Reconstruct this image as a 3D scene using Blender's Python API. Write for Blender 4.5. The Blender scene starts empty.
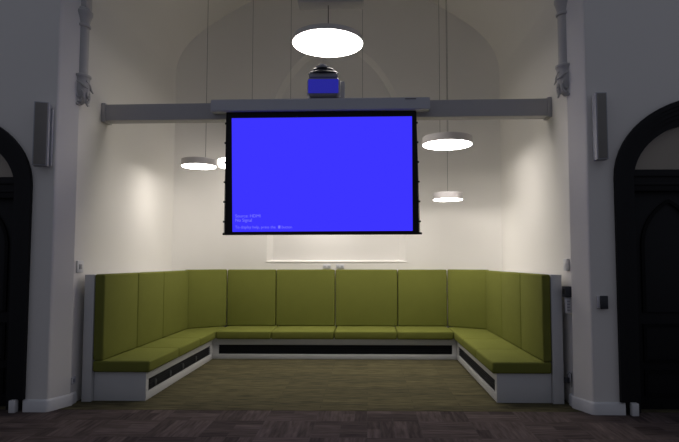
import bpy, bmesh, math, random
from math import sin, cos, pi, sqrt, atan, radians
from mathutils import Vector, Matrix
random.seed(4)
SC = bpy.context.scene
COL = SC.collection

# ------------------------------------------------------------------ materials
def new_mat(name):
    m = bpy.data.materials.new(name); m.use_nodes = True
    return m, m.node_tree, m.node_tree.nodes['Principled BSDF']

def plain(name, col, rough=.6, metal=0, var=.06, nscale=8, bump=0, bscale=200, spec=.5):
    m, t, b = new_mat(name)
    N = t.nodes; L = t.links
    tc = N.new('ShaderNodeTexCoord')
    no = N.new('ShaderNodeTexNoise'); no.inputs['Scale'].default_value = nscale; no.inputs['Detail'].default_value = 4
    L.new(tc.outputs['Object'], no.inputs['Vector'])
    mx = N.new('ShaderNodeMix'); mx.data_type = 'RGBA'
    mx.inputs[6].default_value = (*[c*(1-var) for c in col], 1)
    mx.inputs[7].default_value = (*[min(1, c*(1+var)) for c in col], 1)
    L.new(no.outputs['Fac'], mx.inputs[0]); L.new(mx.outputs[2], b.inputs['Base Color'])
    b.inputs['Roughness'].default_value = rough; b.inputs['Metallic'].default_value = metal
    b.inputs['Specular IOR Level'].default_value = spec
    if bump:
        n2 = N.new('ShaderNodeTexNoise'); n2.inputs['Scale'].default_value = bscale
        L.new(tc.outputs['Object'], n2.inputs['Vector'])
        bp = N.new('ShaderNodeBump'); bp.inputs['Strength'].default_value = bump; bp.inputs['Distance'].default_value = .004
        L.new(n2.outputs['Fac'], bp.inputs['Height']); L.new(bp.outputs['Normal'], b.inputs['Normal'])
    return m

def emit(name, col, strength):
    m, t, b = new_mat(name)
    b.inputs['Base Color'].default_value = (*[c*.3 for c in col], 1)
    b.inputs['Emission Color'].default_value = (*col, 1)
    b.inputs['Emission Strength'].default_value = strength
    b.inputs['Roughness'].default_value = .8
    b.inputs['Specular IOR Level'].default_value = .1
    return m

def carpet_mat(name, c1, c2, grout, basket, w, h, streak):
    m, t, b = new_mat(name); N = t.nodes; L = t.links
    tc = N.new('ShaderNodeTexCoord')
    def brick(rot):
        mp = N.new('ShaderNodeMapping'); mp.inputs['Rotation'].default_value = (0, 0, rot)
        L.new(tc.outputs['Object'], mp.inputs['Vector'])
        br = N.new('ShaderNodeTexBrick'); br.inputs['Scale'].default_value = 1
        br.inputs['Brick Width'].default_value = w; br.inputs['Row Height'].default_value = h
        br.inputs['Mortar Size'].default_value = .004; br.inputs['Mortar Smooth'].default_value = .5
        br.inputs['Color1'].default_value = (*c1, 1); br.inputs['Color2'].default_value = (*c2, 1)
        br.inputs['Mortar'].default_value = (*grout, 1)
        L.new(mp.outputs['Vector'], br.inputs['Vector'])
        # fibre streaks along each plank
        m2 = N.new('ShaderNodeMapping'); m2.inputs['Scale'].default_value = (4, 30, 1)
        L.new(mp.outputs['Vector'], m2.inputs['Vector'])
        no = N.new('ShaderNodeTexNoise'); no.inputs['Scale'].default_value = 1; no.inputs['Detail'].default_value = 3
        L.new(m2.outputs['Vector'], no.inputs['Vector'])
        mr = N.new('ShaderNodeMapRange'); mr.inputs[1].default_value = .3; mr.inputs[2].default_value = .7
        mr.inputs[3].default_value = 1-streak; mr.inputs[4].default_value = 1+streak
        L.new(no.outputs['Fac'], mr.inputs[0])
        mu = N.new('ShaderNodeVectorMath'); mu.operation = 'SCALE'
        L.new(br.outputs['Color'], mu.inputs[0]); L.new(mr.outputs[0], mu.inputs['Scale'])
        return mu.outputs[0]
    a = brick(0)
    if basket:
        c = brick(pi/2)
        ch = N.new('ShaderNodeTexChecker'); ch.inputs['Scale'].default_value = 1/basket
        ch.inputs['Color1'].default_value = (0, 0, 0, 1); ch.inputs['Color2'].default_value = (1, 1, 1, 1)
        L.new(tc.outputs['Object'], ch.inputs['Vector'])
        mx = N.new('ShaderNodeMix'); mx.data_type = 'RGBA'
        L.new(ch.outputs['Fac'], mx.inputs[0]); L.new(a, mx.inputs[6]); L.new(c, mx.inputs[7]); a = mx.outputs[2]
    L.new(a, b.inputs['Base Color'])
    b.inputs['Roughness'].default_value = .95; b.inputs['Specular IOR Level'].default_value = .1
    n2 = N.new('ShaderNodeTexNoise'); n2.inputs['Scale'].default_value = 160
    L.new(tc.outputs['Object'], n2.inputs['Vector'])
    bp = N.new('ShaderNodeBump'); bp.inputs['Strength'].default_value = .5; bp.inputs['Distance'].default_value = .004
    L.new(n2.outputs['Fac'], bp.inputs['Height']); L.new(bp.outputs['Normal'], b.inputs['Normal'])
    return m

WALL   = plain('wall_paint', (.80, .775, .735), .85, var=.015, nscale=1.5, bump=.05, bscale=40, spec=.2)
TRIM   = plain('white_gloss_trim', (.72, .72, .72), .45, var=.02)
PANEL  = plain('white_bench_panel', (.60, .60, .60), .5, var=.03)
BEAM   = plain('grey_beam_paint', (.45, .44, .45), .6, var=.03)
STONE  = plain('grey_stone_paint', (.50, .49, .48), .75, var=.05, nscale=14)
GREEN  = plain('green_wool_fabric', (.172, .184, .040), .95, var=.08, nscale=5, bump=.35, bscale=320, spec=.1)
GRILL  = plain('black_grille', (.004, .0045, .008), .8, var=.1)
DISC   = plain('dark_metal_outlet', (.05, .055, .06), .4, metal=.2)
CASE   = plain('screen_case_paint', (.52, .53, .58), .45, var=.02)
BLACK  = plain('black_cloth_border', (.004, .004, .005), .8)
BLUE   = emit('blue_screen', (.045, .034, 1.0), 1.0)
BLUET  = emit('screen_text', (.17, .16, 1.0), 1.1)
WHITEP = plain('white_plastic', (.62, .62, .64), .4, var=.02)
GREYP  = plain('dark_grey_plastic', (.03, .033, .04), .45)
LAMPH  = plain('lamp_housing_white', (.55, .52, .52), .5, var=.02)
CABLE  = plain('thin_steel_cable', (.07, .07, .06), .6)
LAMPE  = emit('lamp_diffuser', (1.0, .94, .88), 20)
LAMPT  = emit('lamp_diffuser_top', (1.0, .94, .88), 15)
LAMPE2 = emit('lamp_diffuser_dim', (1.0, .94, .88), 6)
SPKG   = plain('speaker_grille_cloth', (.24, .23, .21), .8, bump=.4, bscale=500)
SPKR   = plain('speaker_cabinet_grey', (.40, .41, .44), .6)
DOORM  = plain('black_painted_oak', (.0065, .0065, .008), .55, var=.25, nscale=10, spec=.25)
DOORL  = plain('black_oak_moulding', (.002, .002, .0025), .6, spec=.15)
BLUEP  = emit('blue_lit_panel', (.045, .045, .62), .42)
MID    = plain('mid_grey_plastic', (.30, .30, .33), .5)
CARP_H = carpet_mat('hall_carpet_planks', (.125, .096, .088), (.062, .047, .044), (.085, .07, .066), .5, .5, .125, .34)
CARP_A = carpet_mat('alcove_carpet_planks', (.104, .092, .048), (.076, .068, .038), (.058, .052, .030), 0, 1.0, .125, .42)
m, t, b = new_mat('dark_fanlight_glass')
b.inputs['Base Color'].default_value = (.42, .37, .30, 1); b.inputs['Roughness'].default_value = .12
b.inputs['Transmission Weight'].default_value = .3; b.inputs['IOR'].default_value = 1.5
N = t.nodes; no = N.new('ShaderNodeTexNoise'); no.inputs['Scale'].default_value = 3
bp = N.new('ShaderNodeBump'); bp.inputs['Strength'].default_value = .15
t.links.new(no.outputs['Fac'], bp.inputs['Height']); t.links.new(bp.outputs['Normal'], b.inputs['Normal'])
GLASS = m

# ------------------------------------------------------------------ mesh helper
class MB:
    def __init__(s): s.bm = bmesh.new()
    def _merge(s, b2):
        me = bpy.data.meshes.new('tmp'); b2.to_mesh(me); b2.free(); s.bm.from_mesh(me); bpy.data.meshes.remove(me)
        return s
    def box(s, x0, x1, y0, y1, z0, z1, bev=0, seg=2, rot=None):
        return s.prism([(x0, y0), (x1, y0), (x1, y1), (x0, y1)], z0, z1, bev, seg, rot)
    def prism(s, pts, z0, z1, bev=0, seg=2, rot=None):
        b = bmesh.new()
        lo = [b.verts.new((p[0], p[1], z0)) for p in pts]; hi = [b.verts.new((p[0], p[1], z1)) for p in pts]
        n = len(pts); b.faces.new(lo[::-1]); b.faces.new(hi)
        for i in range(n): b.faces.new((lo[i], lo[(i+1) % n], hi[(i+1) % n], hi[i]))
        bmesh.ops.recalc_face_normals(b, faces=b.faces)
        if bev: bmesh.ops.bevel(b, geom=list(b.edges), offset=bev, segments=seg, affect='EDGES', profile=.5)
        if rot: bmesh.ops.transform(b, matrix=rot, verts=b.verts)
        return s._merge(b)
    def xz(s, pts, y0, y1, bev=0):                    # outline in x-z, thickness in y
        b = bmesh.new()
        A = [b.verts.new((p[0], y0, p[1])) for p in pts]; B = [b.verts.new((p[0], y1, p[1])) for p in pts]
        n = len(pts); b.faces.new(A); b.faces.new(B[::-1])
        for i in range(n): b.faces.new((A[i], B[i], B[(i+1) % n], A[(i+1) % n]))
        bmesh.ops.recalc_face_normals(b, faces=b.faces)
        if bev: bmesh.ops.bevel(b, geom=list(b.edges), offset=bev, segments=2, affect='EDGES')
        return s._merge(b)
    def ring_xz(s, outer, inner, y0, y1):             # open strip between two outlines of equal length, thick in y
        b = bmesh.new(); n = len(outer)
        V = [[b.verts.new((p[0], y, p[1])) for p in o] for y in (y0, y1) for o in (outer, inner)]
        for i in range(n-1):
            b.faces.new((V[0][i], V[0][i+1], V[1][i+1], V[1][i])); b.faces.new((V[2][i], V[3][i], V[3][i+1], V[2][i+1]))
            b.faces.new((V[0][i], V[2][i], V[2][i+1], V[0][i+1])); b.faces.new((V[1][i], V[1][i+1], V[3][i+1], V[3][i]))
        for i in (0, n-1): b.faces.new((V[0][i], V[1][i], V[3][i], V[2][i]))
        bmesh.ops.recalc_face_normals(b, faces=b.faces)
        return s._merge(b)
    def tube(s, pts, r, seg=8):
        b = bmesh.new(); pts = [Vector(p) for p in pts]; rings = []
        for i, p in enumerate(pts):
            d = (pts[min(i+1, len(pts)-1)]-pts[max(i-1, 0)]).normalized()
            u = d.cross(Vector((0, 0, 1)) if abs(d.z) < .9 else Vector((1, 0, 0))).normalized(); v = d.cross(u)
            rr = r[i] if isinstance(r, (list, tuple)) else r
            rings.append([b.verts.new(p+rr*(cos(2*pi*k/seg)*u+sin(2*pi*k/seg)*v)) for k in range(seg)])
        for A, B in zip(rings, rings[1:]):
            for k in range(seg): b.faces.new((A[k], A[(k+1) % seg], B[(k+1) % seg], B[k]))
        b.faces.new(rings[0]); b.faces.new(rings[-1])
        bmesh.ops.recalc_face_normals(b, faces=b.faces)
        return s._merge(b)
    def lathe(s, prof, c, seg=32, rot=None, sy=1):           # prof: (radius, z) list, closed by caps
        b = bmesh.new(); rings = []
        for r, z in prof:
            rings.append([b.verts.new((r*cos(2*pi*k/seg), sy*r*sin(2*pi*k/seg), z)) for k in range(seg)])
        for A, B in zip(rings, rings[1:]):
            for k in range(seg): b.faces.new((A[k], A[(k+1) % seg], B[(k+1) % seg], B[k]))
        b.faces.new(rings[0]); b.faces.new(rings[-1])
        bmesh.ops.recalc_face_normals(b, faces=b.faces)
        M = Matrix.Translation(Vector(c)) @ (rot if rot else Matrix())
        bmesh.ops.transform(b, matrix=M, verts=b.verts)
        return s._merge(b)
    def quads(s, rows):                                # grid of points -> faces
        V = [[s.bm.verts.new(p) for p in r] for r in rows]
        for A, B in zip(V, V[1:]):
            for i in range(len(A)-1): s.bm.faces.new((A[i], A[i+1], B[i+1], B[i]))
        return s
    def holed(s, outer, holes, y):                     # polygon with holes, in x-z at y
        b = bmesh.new()
        for loop in [outer]+holes:
            vs = [b.verts.new((p[0], y, p[1])) for p in loop]
            for i in range(len(vs)): b.edges.new((vs[i], vs[(i+1) % len(vs)]))
        bmesh.ops.triangle_fill(b, use_beauty=True, use_dissolve=False, edges=list(b.edges))
        return s._merge(b)
    def build(s, name, mat, parent=None, smooth=35):
        me = bpy.data.meshes.new(name)
        if parent is not None:
            bmesh.ops.translate(s.bm, vec=-(WORLD[parent.name]), verts=s.bm.verts)
            base = WORLD[parent.name]
        else:
            co = [v.co for v in s.bm.verts]
            base = Vector(((min(c.x for c in co)+max(c.x for c in co))/2, (min(c.y for c in co)+max(c.y for c in co))/2, min(c.z for c in co)))
            bmesh.ops.translate(s.bm, vec=-base, verts=s.bm.verts)
        s.bm.to_mesh(me); s.bm.free()
        me.materials.append(mat)
        if smooth:
            for p in me.polygons: p.use_smooth = True
            me.set_sharp_from_angle(angle=radians(smooth))
        o = bpy.data.objects.new(name, me); COL.objects.link(o)
        if parent is not None: o.parent = parent
        else: o.location = base
        WORLD[o.name] = Vector(base)
        return o
WORLD = {}
def tag(o, label=None, cat=None, group=None, kind=None):
    if label: o['label'] = label
    if cat: o['category'] = cat
    if group: o['group'] = group
    if kind: o['kind'] = kind
    return o
def thing(name, loc, label=None, cat=None, group=None, kind=None):
    o = bpy.data.objects.new(name, None); COL.objects.link(o); o.location = loc
    o.empty_display_size = .1; WORLD[o.name] = Vector(loc)
    return tag(o, label, cat, group, kind)
def struct(o): o['kind'] = 'structure'; return o

# ------------------------------------------------------------------ setting
XL, XR = -3.235, 2.22          # alcove side walls
XC, HW = (XL+XR)/2, (XR-XL)/2
YF, YA, YB = 5.64, 5.90, 9.45  # hall wall face, inner edge of the arch, back wall
ZS, BV = 4.7, 1.9              # vault springing and rise

def arch_open(hw, y, n=36):     # from left foot over the top to right foot
    p = [(XC-hw, y, 0), (XC-hw, y, 1.6), (XC-hw, y, 3.2)]
    for i in range(n+1):
        a = pi-pi*i/n; p.append((XC+hw*cos(a), y, ZS+(BV+hw-HW)*sin(a)))
    return p+[(XC+hw, y, 3.2), (XC+hw, y, 1.6), (XC+hw, y, 0)]
def ell(cx, hw, zs, b, z0, n=28):
    return [(cx-hw, z0)]+[(cx+hw*cos(pi-pi*i/n), zs+b*sin(pi-pi*i/n)) for i in range(n+1)]+[(cx+hw, z0)]
DL = dict(cx=-4.50, hw=.95, zs=2.36, b=.80); DR = dict(cx=3.60, hw=1.03, zs=2.42, b=.86)
# front (hall) wall with the alcove opening and two door openings
w = MB()
hw0 = HW+.10
arch = [(p[0], p[2]) for p in arch_open(hw0, YF)]
dl = ell(DL['cx'], DL['hw']-.03, DL['zs'], DL['b']-.03, 0); dr = ell(DR['cx'], DR['hw']-.03, DR['zs'], DR['b']-.03, 0)
outer = [(-8, 0)]+dl+arch+dr+[(7, 0), (7, 8.2), (-8, 8.2)]
w.holed(outer, [], YF)
# rounded pier corner running into the splayed reveal
loops = [arch_open(HW+.10, YF), arch_open(HW+.09, YF+.004), arch_open(HW+.081, YF+.014), arch_open(HW+.074, YF+.03), arch_open(HW-.02, YA-.02), arch_open(HW, YA)]
w.quads([[l[i] for l in loops] for i in range(len(loops[0]))])
for d in (dl, dr): w.quads([[(p[0], YF, p[1]), (p[0], YF+.32, p[1])] for p in d])
bmesh.ops.remove_doubles(w.bm, verts=w.bm.verts, dist=.0005)
struct(w.build('wall_front', WALL, smooth=20))
# alcove sides, with canted corners, and back wall with a shallow pointed recess
YD, XDL, XDR = 8.92, XL+.95, XR-.95
def corner(xs, s):      # cant that swings round into the back wall
    return [(xs+s*.95*t_, YD+(YB-YD)*(1-(1-t_)**2.2)) for t_ in [i/10 for i in range(11)]]
struct(MB().quads([[(XL, YA, z)]+[(x, y, z) for x, y in corner(XL, 1)] for z in (0, 4.2, 7.0)]).build('wall_left', WALL, smooth=30))
struct(MB().quads([[(XR, YA, z)]+[(x, y, z) for x, y in corner(XR, -1)] for z in (0, 4.2, 7.0)]).build('wall_right', WALL, smooth=30))
AC, AW = -.545, 1.215
def parch(hw, zs, c, z0, n=14, cx=AC):
    r = hw+c; a1 = math.acos(c/r)
    R = [(cx-c+r*cos(a1*i/n), zs+r*sin(a1*i/n)) for i in range(n+1)]
    Lf = [(2*cx-x, z) for x, z in R][:-1]
    return [(cx-hw, z0)]+Lf+R[::-1]+[(cx+hw, z0)]
o0 = parch(AW, 3.8, .72, 1.56); o1 = parch(AW-.10, 3.8, .72, 1.585)
w = MB(); w.holed([(XDL, 0), (XDR, 0), (XDR, 7), (XDL, 7)], [o0], YB)
w.quads([[(a[0], YB, a[1]), (b_[0], YB+.07, b_[1])] for a, b_ in zip(o0+o0[:1], o1+o1[:1])])
w.holed(o1, [], YB+.07)
bmesh.ops.remove_doubles(w.bm, verts=w.bm.verts, dist=.0005)
struct(w.build('wall_back', WALL, smooth=20))
struct(MB().box(AC-AW-.02, AC+AW+.02, YB-.008, YB+.02, 1.542, 1.56, .003).build('trim_1', WALL))
v = arch_open(HW, 0)[3:-3]
struct(MB().quads([[(p[0], y, p[2]) for p in v] for y in (YA, 7.7, YB+.15)]).build('ceiling', WALL, smooth=40))
# floors
struct(MB().box(-9, 8, -6, YF+.09, -.06, 0).build('floor', CARP_H, smooth=0))
fl = MB().box(-9, 8, YF+.09, YB+.2, -.06, 0.002).build('floor', CARP_A, smooth=0); struct(fl)
# skirting boards following the pier feet
def skirt(name, path):
    prof = [(.022, 0), (.022, .105), (.012, .122), (0, .126)]
    n = len(path); rows = []
    P = [Vector(p) for p in path]
    for i, p in enumerate(P):
        d0 = (P[i]-P[i-1]).normalized() if i else (P[1]-P[0]).normalized()
        d1 = (P[i+1]-P[i]).normalized() if i < n-1 else d0
        d = (d0+d1).normalized(); nr = Vector((d.y, -d.x)); k = 1/max(.5, d.dot(d1))
        rows.append([(p.x+nr.x*k*a, p.y+nr.y*k*a, z) for a, z in prof])
    struct(MB().quads(rows).build(name, TRIM, smooth=50))
pier = [(HW+.12, YF), (HW+.10, YF+.001), (HW+.09, YF+.006), (HW+.081, YF+.016), (HW+.074, YF+.03), (HW-.02, YA-.02), (HW-.004, YA+.02), (HW-.002, YA+.11)]
skirt('baseboard_left', [(-3.56, YF)]+[(XC-a, y) for a, y in pier])
skirt('baseboard_right', [(XC+a, y) for a, y in pier[::-1]]+[(2.62, YF)])

# ------------------------------------------------------------------ doors
def door(name, cx, hw, zs, b, sgn):
    D = thing(name, (cx, YF, 0), kind='structure')
    k = lambda d, z0: ell(cx, hw-d, zs, b-d, z0)
    MB().ring_xz(k(0, .13), k(.05, .13), YF-.045, YF+.12).ring_xz(k(.05, .13), k(.085, .13), YF-.025, YF+.12)\
        .ring_xz(k(.085, .0), k(.13, .0), YF+.0, YF+.14).build('door_surround', DOORM, D)
    MB().ring_xz(k(.13, 0), k(.17, 0), YF+.03, YF+.2).ring_xz(k(.17, 0), k(.245, 0), YF+.06, YF+.22).build('door_frame', DOORM, D)
    iw = hw-.245
    tr = MB().box(cx-iw, cx+iw, YF+.09, YF+.22, zs-.12, zs+.11, .008).box(cx-iw, cx+iw, YF+.07, YF+.1, zs-.06, zs-.03, .005).box(cx-iw, cx+iw, YF+.07, YF+.1, zs+.03, zs+.07, .006)
    tr.build('transom', DOORM, D)
    fan = ell(cx, iw, zs, b-.245, zs+.1)
    MB().xz(fan, YF+.16, YF+.168).build('fanlight_glass', GLASS, D)
    MB().box(cx-.02, cx+.02, YF+.13, YF+.18, zs+.1, zs+b-.25).build('glazing_bar', DOORM, D)
    for s in (-1, 1):
        x0, x1 = sorted((cx+s*.004, cx+s*iw))
        lf = MB().box(x0, x1, YF+.15, YF+.2, .015, zs-.1, .003).build('door_leaf', DOORM, D)
        mc = (x0+x1)/2; pw = (x1-x0)/2-.085
        pa = parch(pw, 1.72, .25, 1.02, 10, mc); pb = parch(pw-.035, 1.72, .25, 1.02, 10, mc)
        MB().ring_xz(pa+pa[:1], pb+pb[:1], YF+.125, YF+.16).build('arched_moulding', DOORL, lf)
        mm = MB()
        for (za, zb) in ((.15, .42), (.50, .90)):
            q = [(mc-pw, za), (mc+pw, za), (mc+pw, zb), (mc-pw, zb), (mc-pw, za)]
            r = [(mc-pw+.03, za+.03), (mc+pw-.03, za+.03), (mc+pw-.03, zb-.03), (mc-pw+.03, zb-.03), (mc-pw+.03, za+.03)]
            mm.ring_xz(q, r, YF+.13, YF+.16)
        mm.build('panel_moulding', DOORL, lf)
        MB().lathe([(.005, 0), (.022, .004), (.026, .02), (.02, .035), (.009, .04), (.009, .06)], (cx+s*.06, YF+.09, 1.0), 16, Matrix.Rotation(-pi/2, 4, 'X')).build('door_knob', DOORL, lf)
    return D
door('door_1', sgn=-1, **DL); door('door_2', sgn=1, **DR)
for x, y, lab in ((-3.655, YF-.03, 'small white block on the floor at the foot of the left-hand black door'), (2.703, YF-.03, 'small white block on the floor at the foot of the right-hand black door')):
    o = MB().box(x-.034, x+.034, y-.03, y+.03, 0, .125, .006).build('door_stop', TRIM); tag(o, lab, 'door stop', 'white blocks beside the doors')

# ------------------------------------------------------------------ colonnettes
def shaft(x, s, zc, hc, zr, lab):
    y = YA+.035
    T = thing('wall_shaft', (x, y, zc-.02), lab, 'column', 'corbelled shafts beside the arch')
    MB().tube([(x, y, zc+hc-.01), (x, y, zr+.01)], .066, 24).build('shaft', STONE, T)
    MB().lathe([(.066, 0), (.082, .01), (.082, .03), (.07, .04), (.07, .06), (.08, .10), (.094, .14), (.10, .155), (.10, .185), (.084, .2), (.084, .215), (.072, .23)], (x, y, zr), 28).build('capital', STONE, T)
    MB().box(x-.066, x+.066, y-.066, y+.066, zr+.225, zr+1.2, .01).build('upper_shaft', STONE, T)
    k = hc/.46
    c = MB().lathe([(.02, -.01), (.05, .03*k), (.072, .10*k), (.086, .2*k), (.086, .34*k), (.09, .38*k), (.102, .40*k), (.102, .425*k), (.074, .44*k), (.058, .46*k)], (x, y, zc), 28)
    c.build('corbel', STONE, T)
    L = MB()                                   # carved leaf with a curled tip
    for a in (-90+s*12, -90+s*95):
        d = Vector((cos(radians(a)), sin(radians(a)), 0)); e = Vector((-d.y, d.x, 0))*s
        o = Vector((x, y, zc+.09))+d*.08
        pts = []; rad = []
        for i in range(22):
            t_ = i/21; an = radians(-110+420*t_); rr = .070*(1-.72*t_)
            pts.append(o+e*(rr*cos(an)*.8)+Vector((0, 0, rr*1.2*sin(an)))-d*.012*(1-t_)); rad.append(.0155*(1-.5*t_))
        L.tube(pts, rad, 8)
        L.tube([o+e*-.05+Vector((0, 0, .16))-d*.004, o+e*.02+Vector((0, 0, .125))+d*.006, o+e*.065+Vector((0, 0, .085)), o+e*.1+Vector((0, 0, .06))+d*.012], [.006, .012, .013, .006], 8)
        L.tube([o+e*-.07+Vector((0, 0, -.04)), o+e*-.05+Vector((0, 0, -.095)), o+e*-.01+Vector((0, 0, -.115)), o+e*.03+Vector((0, 0, -.105))], [.006, .012, .011, .005], 8)
    L.build('leaf_carving', STONE, T)
shaft(-3.225, 1, 3.33, .345, 4.20, 'grey stone shaft on a leaf-carved corbel, left of the two beside the alcove')
shaft(2.203, -1, 3.40, .355, 4.29, 'grey stone shaft on a leaf-carved corbel, right of the two beside the alcove')

# ------------------------------------------------------------------ tie beam
YBM = 6.43
B = thing('tie_beam', (XC, YBM, 3.26), 'plain grey beam spanning the alcove from wall to wall behind the screen case', 'beam')
MB().xz([(XL+.002, 3.27), (XR-.002, 3.305), (XR-.002, 3.515), (XL+.002, 3.468)], YBM, YBM+.16, .004).build('beam_body', BEAM, B)
MB().box(XL+.001, XL+.05, YBM-.012, YBM+.172, 3.255, 3.485, .004).build('end_plate', BEAM, B)
MB().box(XR-.05, XR-.001, YBM-.012, YBM+.172, 3.29, 3.53, .004).build('end_plate', BEAM, B)

# ------------------------------------------------------------------ projection screen
YS = 6.30
S = thing('projection_screen', (-.55, YS, 1.86), 'pull-down projection screen showing a plain blue no-source picture', 'screen')
MB().xz([(-1.857, 3.335), (.747, 3.35), (.747, 3.495), (-1.857, 3.478)], YS-.02, YBM-.001, .008).build('screen_case', CASE, S)
MB().box(.45, .58, YS-.026, YS-.018, 3.468, 3.476).build('maker_strip', GREYP, S)
MB().xz([(-1.675, 3.345), (.583, 3.345), (.614, 1.89), (-1.680, 1.89)], YS+.03, YS+.034).build('black_border', BLACK, S)
pic = MB().xz([(-1.612, 3.262), (.535, 3.275), (.535, 1.915), (-1.585, 1.905)], YS+.024, YS+.0295).build('picture_area', BLUE, S)
MB().xz([(-1.700, 1.866), (.644, 1.872), (.644, 1.898), (-1.700, 1.892)], YS+.012, YS+.05, .004).build('bottom_bar', BLACK, S)
for s, x0, x1 in ((-1, -1.677, -1.686), (1, .585, .620)):
    pts = []
    for i in range(13):
        t_ = i/12; z = 3.33-t_*1.44
        pts.append((x0+(x1-x0)*t_-s*.014*sin(pi*t_)*0, YS+.032, z))
    MB().tube(pts, .0035, 6).build('tension_cord', BLACK, S)
    for i in range(6):
        z = 3.2-i*.235; t_ = (3.33-z)/1.44; xx = x0+(x1-x0)*t_
        MB().box(xx-.016, xx+.016, YS+.024, YS+.04, z-.011, z+.011, .003).build('cord_tab', BLACK, S)
for txt, x, z, sz in (('Source: HDMI', -1.555, 2.075, .052), ('No Signal', -1.555, 2.025, .052), ('To display help, press the', -1.555, 1.945, .0465), ('button', -1.005, 1.945, .0465)):
    cu = bpy.data.curves.new('screen_text', 'FONT'); cu.body = txt; cu.size = sz; cu.extrude = .0006
    ob = bpy.data.objects.new('tmp', cu); COL.objects.link(ob)
    bpy.context.view_layer.update()
    me = bpy.data.meshes.new_from_object(ob.evaluated_get(bpy.context.evaluated_depsgraph_get()))
    me.materials.clear(); me.materials.append(BLUET)
    bpy.data.objects.remove(ob)
    me.transform(Matrix.Translation(Vector((x, YS+.0225, z))-WORLD[S.name]) @ Matrix.Rotation(pi/2, 4, 'X'))
    q = bpy.data.objects.new('screen_text', me); COL.objects.link(q); q.parent = S
MB().box(-1.045, -1.018, YS+.0215, YS+.0235, 1.944, 1.978).build('button_symbol', BLUET, S)

# ------------------------------------------------------------------ device over the screen
P = thing('ceiling_projector', (-.5, 6.5, 3.49), 'small projector unit with a blue-lit rounded front standing above the screen case', 'projector')
MB().box(-.62, -.27, YBM+.01, YBM+.15, 3.50, 3.745, .01).build('mounting_box', MID, P)
MB().box(-.715, -.315, YBM-.15, YBM+.008, 3.50, 3.745, .05, 4).build('body', MID, P)
MB().box(-.695, -.335, YBM-.165, YBM-.148, 3.545, 3.715, .008, 2).build('lit_front_panel', BLUEP, P)
MB().box(-.69, -.345, YBM-.14, YBM+.0, 3.74, 3.80, .02, 3).build('upper_housing', MID, P)
MB().lathe([(.17, 0), (.185, .012), (.17, .025), (.12, .032), (.115, .05), (.135, .058), (.12, .07)], (-.52, YBM-.07, 3.795), 28, sy=.6).build('top_vent', GREYP, P)
MB().lathe([(.09, 0), (.09, .02), (.05, .03), (.045, .055), (.018, .065)], (-.53, YBM-.07, 3.862), 24).build('swivel_mount', MID, P)

# ------------------------------------------------------------------ pendant lamps
def vz(x):
    return ZS+BV*sqrt(max(.02, 1-((x-XC)/HW)**2))
def pendant(x, y, z, R, h, lab, angs, mat=LAMPE, rw=.935, glow=False):
    T = thing('pendant_lamp', (x, y, z), lab, 'pendant lamp', 'round disc pendant lamps')
    MB().lathe([(R*.965, .004), (R, 0), (R, h*.96), (R*.985, h), (R*.2, h+.004)], (x, y, z), 64).build('housing', LAMPH, T)
    MB().lathe([(R*rw*1.035, 0), (R*rw*1.035, .006)], (x, y, z-.003), 64).build('diffuser', mat, T)
    if glow: MB().lathe([(R*1.004, h*.12), (R*1.004, h*.88)], (x, y, z), 64).build('glowing_rim', mat, T)
    for a in angs:
        cx_, cy_ = (x+a[0], y+a[1]) if isinstance(a, tuple) else (x+R*.96*cos(radians(a)), y+R*.96*sin(radians(a)))
        MB().tube([(cx_, cy_, z+h), (cx_, cy_, vz(cx_)+.02)], .0028, 6).build('suspension_cable', CABLE, T)
    return T
T = pendant(-.505, 6.84, 4.375, .455, .07, 'large round pendant lamp, the top one, hanging above the projector', (), LAMPT, rw=.96)
MB().box(-.89, -.04, 6.74, 6.96, 4.885, 5.1, .01).build('driver_canopy', STONE, T)
MB().tube([(-.5, 6.84, 4.45), (-.5, 6.84, 4.9)], .006, 8).build('suspension_cable', CABLE, T)
for a in (-.87, -.06): MB().tube([(a, 6.85, 5.09), (a, 6.85, vz(a)+.02)], .004, 6).build('suspension_cable', CABLE, T)
pendant(-2.475, 7.85, 2.955, .252, .10, 'small round pendant lamp hanging left of the blue screen, near the left wall', ((.095, 0),))
pendant(1.125, 7.5, 3.185, .348, .105, 'medium round pendant lamp just right of the screen, the higher of the two there', ((-.10, 0), (.02, .05)))
pendant(1.275, 8.5, 2.53, .233, .105, 'small round pendant lamp right of the screen, the lower of the two there', ((0., 0),))
pendant(-2.12, 8.82, 3.12, .335, .115, 'small glowing pendant lamp half hidden behind the left edge of the screen', ((.21, 0),), LAMPE2, glow=True)
pendant(-.66, 8.7, 2.75, .615, .11, 'wide pendant lamp hidden behind the blue screen, only its cables showing', (0, 180), LAMPE2)

# ------------------------------------------------------------------ banquette bases
XIL, XIR = -2.474, 1.430      # inner faces of the side benches
YBB, YSB = 8.705, 6.085       # back bench front, side bench front
ZT = .324
def slats(mb, axis, a0, a1, c, z0, z1, n=5):
    for i in range(n):
        z = z0+(i+.5)*(z1-z0)/n
        if axis == 'x': mb.box(a0, a1, c, c+.012, z-.006, z+.004)
        else: mb.box(min(c, c), c+.012, a0, a1, z-.006, z+.004)
    return mb
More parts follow.
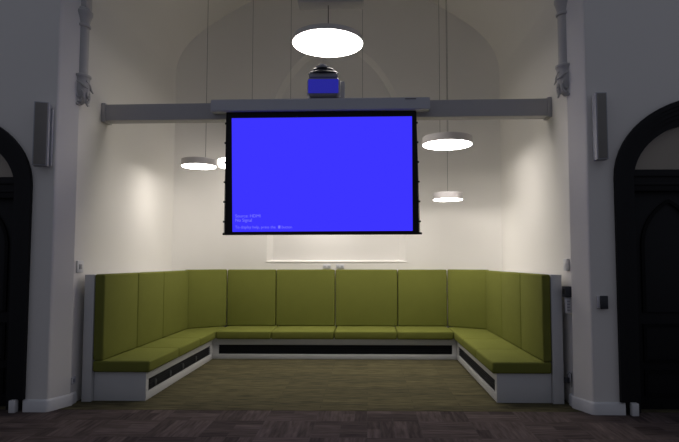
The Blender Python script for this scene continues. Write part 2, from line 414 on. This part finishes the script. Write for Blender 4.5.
# left
T = thing('boxed_bench', (-2.75, 7.4, 0), 'white boxed bench base with black vent strip along the left side', 'bench', 'white bench bases of the U-shaped seating')
MB().box(-3.06, XIL, YSB, YSB+.03, .002, ZT, .002).box(XIL-.03, XIL, YSB+.03, YBB+.6, .002, .09, .002).box(XIL-.03, XIL, YSB+.03, YBB+.6, .23, ZT, .002)\
    .box(XIL-.03, XIL, YSB+.03, YSB+.075, .09, .23).box(XIL-.03, XIL, YBB-.13, YBB+.6, .09, .23).box(-3.04, XIL-.03, YSB+.03, YBB+.5, ZT-.02, ZT-.001).build('base_panels', PANEL, T)
g = MB().box(XIL-.028, XIL-.024, YSB+.07, YBB-.12, .085, .235); slats(g, 'y', YSB+.07, YBB-.12, XIL-.022, .09, .23)
g = g.build('vent_grille', GRILL, T)
for yy in (6.38, 6.86, 7.33, 7.88):
    MB().lathe([(.038, 0), (.038, .008), (.026, .012), (.012, .012)], (XIL-.012, yy, .15), 20, Matrix.Rotation(pi/2, 4, 'Y')).build('round_outlet', DISC, g)
tag(MB().box(-3.172, -3.064, 6.035, 8.86, .002, 1.408, .003).build('bench_back_boxing', PANEL), 'white boxing behind the left row of green back cushions, its end facing the hall', 'panel', 'white boxings behind the side cushions')
# right
T = thing('boxed_bench', (1.73, 7.4, 0), 'white boxed bench base with black vent strip along the right side', 'bench', 'white bench bases of the U-shaped seating')
MB().box(XIR, 2.03, YSB-.01, YSB+.03, .002, ZT, .002).box(XIR, XIR+.03, YSB+.03, YBB+.6, .002, .09, .002).box(XIR, XIR+.03, YSB+.03, YBB+.6, .23, ZT, .002)\
    .box(XIR, XIR+.03, YSB+.03, YSB+.075, .09, .23).box(XIR, XIR+.03, YBB-.13, YBB+.6, .09, .23).box(XIR+.03, 2.03, YSB+.03, YBB+.5, ZT-.02, ZT-.001).build('base_panels', PANEL, T)
g = MB().box(XIR+.024, XIR+.028, YSB+.07, YBB-.12, .085, .235); slats(g, 'y', YSB+.07, YBB-.12, XIR+.010, .09, .23)
g.build('vent_grille', GRILL, T)
tag(MB().box(2.034, 2.152, 6.035, 8.86, .002, 1.408, .003).build('bench_back_boxing', PANEL), 'white boxing behind the right row of green back cushions, its end facing the hall', 'panel', 'white boxings behind the side cushions')
# back
T = thing('boxed_bench', (-.52, 8.9, 0), 'white boxed bench base with black vent strip along the back wall', 'bench', 'white bench bases of the U-shaped seating')
XA, XB = XIL+.002, XIR-.002
MB().box(XA, XB, YBB, YBB+.03, .002, .08, .002).box(XA, XB, YBB, YBB+.03, .228, ZT, .002).box(XA, XA+.095, YBB, YBB+.03, .08, .228)\
    .box(XB-.075, XB, YBB, YBB+.03, .08, .228).box(XA, XB, YBB+.03, 9.3, ZT-.02, ZT-.001).build('base_panels', PANEL, T)
g = MB().box(XA+.09, XB-.07, YBB+.024, YBB+.028, .075, .232); slats(g, 'x', XA+.09, XB-.07, YBB+.010, .08, .228)
g.build('vent_grille', GRILL, T)

# ------------------------------------------------------------------ cushions
def cushion(name, pts, z0, z1, lab, cat, grp, bev=.024, crown=0):
    m_ = MB().prism(pts, z0, z1, bev, 4)
    o = m_.build(name, GREEN, smooth=50)
    return tag(o, lab, cat, grp)
SG, BG = 'green seat cushions around the alcove', 'green back cushions around the alcove'
def rect(x0, x1, y0, y1): return [(x0, y0), (x1, y0), (x1, y1), (x0, y1)]
SZ0, SZ1 = ZT, .452
G = .004
LS = [(6.03, 6.98, 'the front one nearest the hall'), (6.98, 7.86, 'the middle one of the run')]
for y0, y1, d in LS: cushion('seat_cushion', rect(-3.058, -2.415, y0+G, y1-G), SZ0, SZ1, 'green seat cushion on the left bench, '+d, 'cushion', SG)
cushion('seat_cushion', [(-3.035, 7.864), (-2.415, 7.864), (-2.415, 9.27), (-2.56, 9.27), (-3.035, 8.93)], SZ0, SZ1, 'green seat cushion filling the back left corner of the bench', 'cushion', SG)
RS = [(6.03, 6.93, 'the front one nearest the hall'), (6.93, 7.84, 'the middle one of the run')]
for y0, y1, d in RS: cushion('seat_cushion', rect(1.372, 2.025, y0+G, y1-G), SZ0, SZ1, 'green seat cushion on the right bench, '+d, 'cushion', SG)
cushion('seat_cushion', [(1.372, 7.844), (2.025, 7.844), (2.025, 8.93), (1.55, 9.27), (1.372, 9.27)], SZ0, SZ1, 'green seat cushion filling the back right corner of the bench', 'cushion', SG)
bx = [-2.411, -1.528, -.524, .476, 1.368]
for i, d in enumerate(('leftmost of the four', 'second from the left', 'third from the left', 'rightmost of the four')):
    cushion('seat_cushion', rect(bx[i]+G, bx[i+1]-G, 8.635, 9.40), SZ0, SZ1, 'green seat cushion on the back bench, '+d, 'cushion', SG)
BZ0 = SZ1+.001
def bcush(pts, lab, top=1.412): cushion('back_cushion', pts, BZ0, top, lab, 'cushion', BG, .02)
for y0, y1, d in ((6.035, 6.94, 'the front one with a dark end face'), (6.94, 7.82, 'the middle one'), (7.82, 8.90, 'the rear one beside the corner')):
    bcush(rect(-3.06, -2.945, y0+G, y1-G), 'tall green back cushion on the left wall, '+d)
for y0, y1, d in ((6.035, 6.90, 'the front one with a dark end face'), (6.90, 7.86, 'the middle one'), (7.86, 8.90, 'the rear one beside the corner')):
    bcush(rect(1.935, 2.03, y0+G, y1-G), 'tall green back cushion on the right wall, '+d)
bcush([(-2.955, 8.905), (-2.426, 9.29), (-2.426, 9.37), (-3.03, 8.935)], 'angled green back cushion across the back left corner', 1.424)
bcush([(1.945, 8.905), (1.383, 9.29), (1.383, 9.37), (2.02, 8.935)], 'angled green back cushion across the back right corner', 1.424)
px = [-2.42, -1.571, -.549, .527, 1.378]
for i, d in enumerate(('leftmost of the four', 'second from the left', 'third from the left', 'rightmost of the four')):
    bcush(rect(px[i]+.006, px[i+1]-.006, 9.325, 9.425), 'tall green back cushion against the back wall, '+d, 1.42)

# ------------------------------------------------------------------ speakers
def speaker(x0, x1, z0, z1, yaw, lab, rail=False):
    cx = (x0+x1)/2; T = thing('wall_speaker', (cx, YF-.1, z0), lab, 'speaker', 'column speakers on the hall wall')
    R = Matrix.Translation((cx, YF-.1, 0)) @ Matrix.Rotation(yaw, 4, 'Z') @ Matrix.Translation((-cx, -(YF-.1), 0))
    MB().box(x0-.012, x1+.012, YF-.14, YF-.03, z0-.012, z1+.012, .006, rot=R).build('cabinet', SPKR, T)
    MB().box(x0, x1, YF-.15, YF-.138, z0, z1, .004, rot=R).build('grille', SPKG, T)
    if rail: MB().box(-3.40, -3.348, YF-.03, YF-.001, z0, z1-.03, .004).build('mounting_rail', SPKR, T)
    MB().box(cx-.03, cx+.03, YF-.075, YF-.001, z0+.1, z1-.1, .004).build('wall_bracket', SPKR, T)
speaker(-3.475, -3.36, 2.565, 3.215, radians(20), 'tall slim speaker on the wall between the left door and the alcove', True)
speaker(2.365, 2.455, 2.61, 3.28, radians(-2), 'tall slim grey speaker on the wall between the alcove and the right door')

# ------------------------------------------------------------------ switches and sockets
def wallbox(name, mat, x0, x1, y0, y1, z0, z1, lab, cat, grp=None, bev=.004):
    T = thing(name, ((x0+x1)/2, (y0+y1)/2, z0), lab, cat, grp)
    MB().box(x0, x1, y0, y1, z0, z1, bev).build('plate', mat, T)
    return T
T = wallbox('light_switch', WHITEP, XL+.001, XL+.016, 5.96, 6.09, 1.43, 1.565, 'white wall switch at the left edge of the alcove above the bench', 'switch')
MB().box(XL+.014, XL+.022, 6.0, 6.05, 1.47, 1.525, .002).build('rocker', MID, T)
T = wallbox('wall_socket', WHITEP, XL+.001, XL+.014, 5.92, 6.0, .215, .29, 'low white socket at the foot of the left pier beside the bench', 'socket')
MB().box(XL+.014, XL+.018, 5.945, 5.975, .235, .27, .001).build('socket_face', MID, T)
T = wallbox('light_switch', WHITEP, XR-.030, XR-.001, 5.97, 6.08, 1.455, 1.585, 'white wall unit at the right edge of the alcove above the black box', 'switch')
MB().box(XR-.034, XR-.030, 6.0, 6.05, 1.5, 1.55, .001).build('rocker', TRIM, T)
T = wallbox('wall_intercom', GREYP, XR-.075, XR-.001, 5.91, 6.01, 1.17, 1.285, 'black box on the right alcove wall beside the bench end', 'control box')
MB().box(XR-.079, XR-.075, 5.93, 5.99, 1.2, 1.26, .001).build('front_cover', BLACK, T)
T = wallbox('remote_control', WHITEP, XR-.06, XR-.001, 5.935, 5.985, .995, 1.165, 'white remote control in a holder below the black box', 'remote control')
for k in range(4): MB().box(XR-.05, XR-.02, 5.932, 5.936, 1.02+k*.032, 1.035+k*.032, .001).build('button', MID, T)
T = wallbox('wall_socket', WHITEP, XR-.020, XR-.001, 5.97, 6.06, .25, .36, 'low white socket with black plug on the right alcove wall', 'socket')
MB().box(XR-.065, XR-.020, 5.99, 6.04, .235, .295, .006).build('plug', GREYP, T)
MB().tube([(XR-.05, 5.97, .28), (XR-.055, 5.965, .33), (XR-.03, 5.96, .36), (XR-.012, 5.96, .34), (XR-.01, 5.965, .2), (XR-.02, 5.97, .05), (XR-.03, 5.97, .135)][:5], .004, 6).build('cable', GREYP, T)
T = wallbox('door_entry_switch', WHITEP, 2.365, 2.425, YF-.03, YF-.001, 1.075, 1.2, 'dark grey entry switch with white side, on the wall left of the right door', 'switch')
MB().box(2.385, 2.46, YF-.055, YF-.028, 1.07, 1.205, .006).build('dark_cover', GREYP, T)
for x in (-.70, -.47):
    T = thing('wall_socket', (x, YB-.001, 1.44), 'small white wall socket above the back bench, '+('left' if x < -.6 else 'right')+' one of the pair', 'socket', 'pair of sockets above the back bench')
    MB().box(x-.07, x+.07, YB-.014, YB-.001, 1.435, 1.51, .003).build('plate', WHITEP, T)
    for k in (-.033, .033): MB().box(x+k-.018, x+k+.018, YB-.018, YB-.014, 1.455, 1.485, .001).build('socket_face', SPKR, T)

# ------------------------------------------------------------------ light of the hall, camera
W = bpy.data.worlds.new('World'); SC.world = W; W.use_nodes = True
bg = W.node_tree.nodes['Background']; bg.inputs[0].default_value = (.70, .74, .90, 1); bg.inputs[1].default_value = .19

cam = bpy.data.cameras.new('camera'); co = bpy.data.objects.new('camera', cam); COL.objects.link(co)
F = 540.0
cam.sensor_fit = 'HORIZONTAL'; cam.sensor_width = 36; cam.lens = F/679*36
cam.shift_x = -(357-339.5)/679; cam.shift_y = (230-221)/679
pitch = atan(32/F); yaw = atan(10/F*cos(pitch))
co.location = (0, 0, 1.55); co.rotation_euler = (pi/2+pitch, 0, yaw)
cam.clip_end = 100
SC.camera = co
SC.view_settings.view_transform = 'Standard'; SC.view_settings.look = 'None'
SC.view_settings.gamma = 1; SC.view_settings.use_curve_mapping = False
SC.view_settings.exposure = 0
